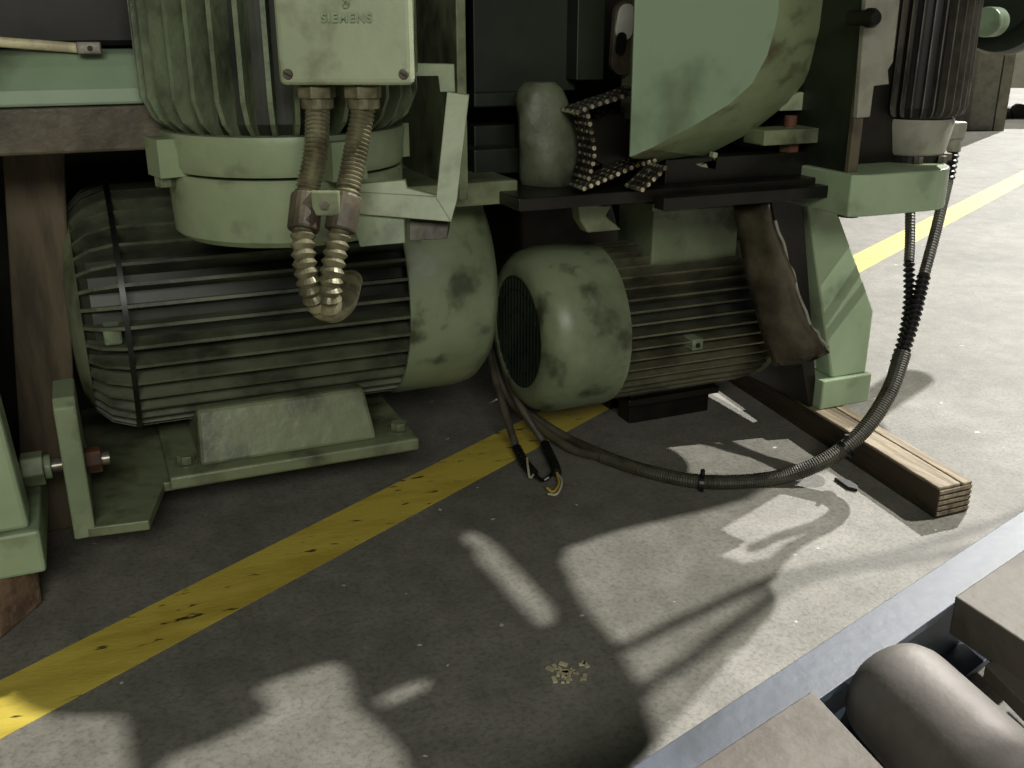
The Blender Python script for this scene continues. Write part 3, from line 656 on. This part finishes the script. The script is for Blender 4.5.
# ------------------------------------------------------------------ right upright motor
cR = D(912, 90, 2.02); RXc, RYc = cR.x - .150, 1.45
RM = thing('electric_motor', 'dark upright motor with thin vertical fins on the green seat at right', 'motor', (RXc, RYc, zc1))
zr0 = Yp(910, 124, RYc - .1).z
mR = axm((RXc, RYc, zr0), (0, 0, 1))
finned('motor_body', ('black', 'fin_grey'), RM, mR, 0, .60, .070, .088, 30, .0022, .02, .02, .014)
m1 = axm((RXc, RYc, 0), (0, 0, 1)); mb = MB(); mb.lathe([(zc1 + .012, 0), (zc1 + .012, .058), (zc1 + .018, .062), (zr0 - .008, .071), (zr0, .070), (zr0, 0)], m1, 60); obj('end_shield', mb, 'alu', RM, sm=True)
mb = MB(); mb.cyl(V(RXc, RYc, zc1 + .0005), V(RXc, RYc, zc1 + .013), .062, 40); obj('flange', mb, 'dark', RM)
for a in (-75, -35, -120): c = V(RXc + .0665 * math.cos(R(a)), RYc + .0665 * math.sin(R(a)), zc1 + .0005); mb = MB(); mb.hexa(c, c + V(0, 0, .012), .009); obj('bolt', mb, 'steel', RM)
mb = MB(); mb.box((xe + .006, RYc - .02, zc1 + .0005), (RXc - .02, RYc + .09, zr0 + .10)); obj('gap_filler', mb, 'dark', RM, bevel=.002)  # dark box added to close the bright gap beside the end plate
p = D(956, 132, 1.95); mb = MB(); mb.box((p.x - .03, p.y - .015, p.z - .012), (p.x + .012, p.y + .03, p.z + .020)); lug = obj('terminal_lug', mb, 'alu', RM, bevel=.003)
mb = MB(); mb.cyl(p + V(0, 0, -.036), p + V(0, 0, -.012), .014, 20); obj('cable_gland', mb, 'alu', lug)
# stepped grey plate
mb = MB(); mb.prism(yz([(866, 0), (902, -40), (900, 0), (893, 62), (888, 70), (889, 84), (874, 86), (870, 117), (857, 118)], 1.345), (0, .010, 0)); tag(obj('stepped_plate', mb, 'alu', None, bevel=.001), 'grey stepped steel plate beside the dark upright motor', 'plate')

# ------------------------------------------------------------------ hoses of the right motor, down to the floor
H1 = thing('corrugated_conduit', 'long dark corrugated conduit looping from the right motor to the floor', 'conduit', Z(700, 486))
w1_ = [p + V(0, 0, -.030), D(948, 180, 1.97), D(936, 230, 1.93), D(924, 275, 1.90)]
w2_ = [D(924, 275, 1.90), D(913, 320, 1.87), D(903, 352, 1.85)]
w3_ = [D(903, 352, 1.85), D(889, 392, 1.84), D(862, 432, 1.83), D(822, 462, 1.825), D(770, 479, 1.83), Z(705, 482, .012), Z(650, 472, .012), Z(603, 457, .013)]
mb = MB(); mb.tube([w1_[0], w1_[1]], .0115, 12, .002, .010); obj('spiral_wrap', mb, 'black', H1)
mb = MB(); mb.tube([w1_[1]] + w1_[2:], .0105, 12, .0006, .006); obj('conduit_upper', mb, 'rubber', H1)
mb = MB(); mb.tube(w2_, .0105, 12, .003, .011); obj('spiral_wrap', mb, 'black', H1)
mb = MB(); mb.tube(w3_, .0145, 14, .0004, .0045, rf=lambda t: .0155 - .003 * t); obj('conduit_lower', mb, 'rubber', H1)
H2 = thing('corrugated_conduit', 'shorter conduit with black spiral wrap hanging from the right motor seat', 'conduit', D(903, 352, 1.87))
q0 = V(Yp(908, 207, 1.5).x, Yp(908, 207, 1.5).y, zc0 + .0)
mb = MB(); mb.tube([q0, D(910, 240, 1.93), D(909, 262, 1.915)], .0095, 12, .0006, .006); obj('conduit_upper', mb, 'rubber', H2)
mb = MB(); mb.tube([D(909, 262, 1.915), D(909, 300, 1.895), D(904, 335, 1.880), D(896, 362, 1.868)], .0085, 12, .003, .011); obj('spiral_wrap', mb, 'black', H2)
for (x, y, d, r) in ((845, 449, 1.827, .0165), (702, 483, None, .0145)):
    c = D(x, y, d) if d else Z(x, y, .014); dd = (D(x + 8, y - 8, d) - D(x - 8, y + 8, d)) if d else (Z(x + 10, y + 1) - Z(x - 10, y - 1))
    mb = MB(); dd.normalize(); mb.cyl(c - dd * .004, c + dd * .004, r + .002, 20); mb.box((-.003, -.003, 0), (.003, .003, .012), Matrix.Translation(c + V(0, 0, r)))
    tag(obj('cable_tie', mb, 'black', None), 'cable tie on the looping conduit ' + ('where it passes the timber' if d else 'where it lies on the floor'), 'cable tie')
# two cables feeding on to the left, behind the large cowl
for k, off in enumerate((0, 1)):
    pts = [D(488 + off * 9, 330, 2.09), D(496 + off * 8, 368, 2.08), D(512 + off * 6, 402, 2.06), Z(540 + off * 2, 427 - off * 5, .03), Z(572, 449 - off * 9, .012), Z(606, 458 - off * 3, .012 + .004 * off), Z(640, 469, .018)]
    mb = MB(); mb.tube(pts, .0085, 12); tag(obj('floor_cable', mb, 'cable', None, sm=True), ('front' if not off else 'rear') + ' grey cable curving from behind the large cowl into the floor conduit', 'cable', 'grey cables on the floor')
# two cut cables with black tape
for k, (pts, end, lab) in enumerate((
    ([D(484, 322, 2.085), D(492, 365, 2.05), D(502, 402, 2.0), Z(516, 447, .02)], [Z(516, 447, .02), Z(524, 462, .012), Z(534, 474, .010)], 'left cut cable end wrapped in black tape on the floor'),
    ([D(492, 325, 2.075), D(504, 368, 2.04), D(520, 405, 1.98), Z(544, 443, .02)], [Z(544, 443, .02), Z(553, 462, .012), Z(557, 473, .010)], 'right cut cable end with black tape and bare coloured wires on the floor'))):
    T = thing('cut_cable', lab, 'cable', Z(530, 470), 'cut cable ends on the floor')
    mb = MB(); mb.tube(pts, .0075, 12); obj('sheath', mb, 'cable', T, sm=True)
    mb = MB(); mb.tube(end, .0088, 10, .0012, .012); obj('tape', mb, 'black', T)
    e = end[-1]
    if k == 0:
        mb = MB(); mb.tube([e, Z(542, 480, .010), Z(548, 478, .016), Z(553, 472, .014)], .0035, 8); obj('core', mb, 'black', T)
        mb = MB(); mb.tube([e, Z(530, 478, .012), Z(528, 468, .02), Z(527, 458, .022)], .0022, 8); obj('core', mb, 'wire_white', T)
    else:
        mb = MB(); mb.tube([e, Z(559, 484, .008), Z(553, 492, .006), Z(547, 488, .010)], .0026, 8); obj('core', mb, 'wire_yellow', T, label='yellow wire')
        mb = MB(); mb.tube([e, Z(562, 482, .014), Z(557, 494, .010), Z(548, 494, .008)], .0022, 8); obj('core', mb, 'wire_white', T)
mb = MB(); mb.prism([Z(834, 480), Z(846, 482), Z(858, 486), Z(857, 492), Z(848, 490)], (0, 0, .006)); tag(obj('scrap', mb, 'black', None, bevel=.001), 'small black scrap lying on the floor in front of the timber', 'scrap')

# ------------------------------------------------------------------ roller rail in the foreground, bottom right
rz = .15
r0, r1 = Z(640, 762, rz), Z(1024, 510, rz); rd = (r1 - r0); rd.z = 0; rd.normalize(); rn = V(rd.y, -rd.x, 0)
if rn.dot(V(0, -1, 0)) < 0: rn = -rn
wid = abs((Z(1024, 553, rz) - r0).dot(rn))
RC = thing('roller_rail', 'blue-grey steel rail running diagonally across the bottom right corner', 'rail', V(r0.x, r0.y, 0))
a, b = r0 - rd * .5, r1 + rd * .9
mb = MB(); mb.prism([V(*q) for q in [(a + rn * 0)[:2] + (rz - .01,), (b)[:2] + (rz - .01,), (b + rn * wid)[:2] + (rz - .01,), (a + rn * wid)[:2] + (rz - .01,)]], (0, 0, .01)); obj('top_flange', mb, 'blue', RC, bevel=.001)
def wall(o0, o1, z0, z1, name, m):
    mb = MB(); A0, A1 = a + rn * o0, b + rn * o0; B1, B0 = b + rn * o1, a + rn * o1
    mb.prism([V(A0.x, A0.y, z0), V(A1.x, A1.y, z0), V(B1.x, B1.y, z0), V(B0.x, B0.y, z0)], (0, 0, z1 - z0)); return obj(name, mb, m, RC, bevel=.001)
wall(.004, .014, .012, rz - .01, 'web', 'blue'); wall(.0, wid, 0, .012, 'bottom_flange', 'blue')
def rp(px, py, z): q = Z(px, py, z); return q
# cover plates between rollers
def cover(name, poly, z, th, lab):
    mb = MB(); mb.prism([Z(px, py, z - th) + V(0, 0, 0) for px, py in []] or [V(Z(px, py, z).x, Z(px, py, z).y, z - th) for px, py in poly], (0, 0, th))
    o = obj(name, mb, 'plate_tan', None, bevel=.002); tag(o, lab, 'plate'); return o
cover('cover_plate', [(812, 690), (660, 790), (620, 900), (960, 900), (905, 790)], rz + .03, .0285, 'flat tan steel plate left of the roller, resting on the rail')
cover('cover_plate', [(955, 596), (1060, 525), (1180, 600), (1060, 665)], rz + .03, .05, 'thick tan steel block right of the roller')
cover('cover_plate', [(985, 664), (1026, 640), (1120, 700), (1060, 740)], rz - .015, .02, 'pale lower plate between the roller and the thick block')
# roller
RO = thing('conveyor_roller', 'bare steel conveyor roller with rounded end, bottom right beside the rail', 'roller', Z(960, 740, 0.05))
rr_ = .060; ax = Z(1024, 705, rz) - Z(940, 634, rz); ax.z = 0; ax.normalize(); ce = Z(885, 682, rz - .012)
mr_ = axm(ce, ax)
mb = MB(); mb.lathe([(0.0, 0), (0.0, rr_ * .62), (.004, rr_ * .80), (.012, rr_ * .93), (.024, rr_ * .99), (.035, rr_), (.60, rr_), (.62, rr_ * .9), (.62, 0)], mr_, 64); obj('shell', mb, 'roller', RO, sm=True)
mb = MB(); mb.cyl(ce - ax * .03, ce + ax * .01, .012, 20); obj('shaft', mb, 'dark', RO)

# two unseen cables added overhead only to cast soft shadows on the floor
for lab, pts in (('upper added black cable, unseen overhead, casting a soft shadow on the floor', [(1250, 430), (1024, 512), (900, 552), (790, 574), (700, 612), (640, 641), (560, 690), (440, 900)]),
                 ('lower added black cable, unseen overhead, casting a soft shadow on the floor', [(1250, 480), (1040, 535), (900, 562), (800, 582), (735, 625), (690, 660), (640, 700), (540, 900)])):
    hz = 1.42 if 'upper' in lab else 1.50
    mb = MB(); mb.tube([V(Z(*q).x + TX * hz, Z(*q).y + TY * hz, hz) for q in pts], .010, 12); tag(obj('shadow_cable', mb, 'black', None, sm=True), lab, 'cable', 'added shadow cables')
# wood shavings
mb = MB(); random.seed(3)
for k in range(26):
    c = Z(random.gauss(567, 9), random.gauss(675, 5), .001); a = random.uniform(0, 3.14); l = random.uniform(.002, .006); wv = V(math.cos(a), math.sin(a), 0) * l; nv = V(-math.sin(a), math.cos(a), 0) * l * .5
    mb.prism([c - wv - nv, c + wv - nv, c + wv + nv, c - wv + nv], (0, 0, .0025))
tag(obj('wood_shavings', mb, 'cream', None), 'small scatter of pale shavings on the dark floor, left of the roller', 'shavings', kind='stuff')
# ------------------------------------------------------------------ background at top right
bw = thing('handwheel', 'dark green round handwheel hub cut off by the top right corner', 'wheel', D(1000, 50, 2.6))
c = D(1003, 8, 2.6); ax_ = (CAMP - c); ax_.z = 0; ax_.normalize(); ax_ = (ax_ + V(-.5, .1, 0)).normalized()
mb = MB(); mb.lathe([(0, 0), (0, .06), (.012, .075), (.015, .108), (-.01, .118), (-.06, .118), (-.07, .10), (-.07, 0)], axm(c, ax_), 56); obj('hub_disc', mb, 'darkgreen', bw, sm=True)
mb = MB(); cc = D(986, 22, 2.5); mb.cyl(cc, cc - ax_ * .07, .036, 32); obj('hub_boss', mb, 'teal', bw, bevel=.004)
mb = MB(); mb.cyl(c - ax_ * .07, c - ax_ * .5, .05, 24); obj('shaft', mb, 'dark', bw)
g0 = Z(968, 130); g1 = Z(992, 131); mb = MB(); gx = thing('grey_cabinet', 'grey steel cabinet standing on the far floor, upper right', 'cabinet', (g0 + g1) / 2)
mb.prism([g0, g1, g1 + back * .5, g0 + back * .5 - RT * .2], (0, 0, 1.1)); obj('cabinet_body', mb, 'alu', gx, bevel=.004)
mb = MB(); mb.prism([g1 + RT * .01, g1 + RT * .09, g1 + RT * .09 + back * .4, g1 + RT * .01 + back * .4], (0, 0, 1.1)); obj('side_panel', mb, 'alu', gx)
mb = MB(); q = Z(981, 126) - back * .02; mb.bar(q, q + RT * .08 , .02, .08); obj('floor_bracket', mb, 'dark', gx)
d0 = Z(1000, 118); mb = MB(); mb.prism([d0, d0 + RT * 1.2, d0 + RT * 1.2 + back * .6, d0 + back * .6], (0, 0, .05)); mb2 = mb
TR = thing('trolley', 'black trolley with a pale body far off at the right edge', 'trolley', d0 + RT * .6)
obj('chassis', mb2, 'black', TR)
mb = MB(); mb.prism([d0 + V(0, 0, .25), d0 + RT * 1.2 + V(0, 0, .25), d0 + RT * 1.2 + back * .6 + V(0, 0, .25), d0 + back * .6 + V(0, 0, .25)], (0, 0, .6)); obj('body', mb, 'white', TR)
mb = MB(); mb.box((-.1, 0, 0), (.35, .02, .22), Matrix.Translation(d0 + RT * .3 - back * .03 + V(0, 0, .28)) @ Matrix.Rotation(-YAW, 4, 'Z')); obj('side_sheet', mb, 'bluew', TR)
for k in range(2):
    q = d0 + RT * (.15 + .8 * k) + V(0, 0, .06) - back * .02; mb = MB(); mb.cyl(q, q + back * .05, .06, 20); obj('wheel', mb, 'dark', TR)
    q2 = d0 + RT * (.03 + 1.1 * k) + back * .05; mb = MB(); mb.bar(q2 + V(0, 0, .05), q2 + V(0, 0, .25), .03, .03, up=(0, 1, 0)); obj('post', mb, 'dark', TR)
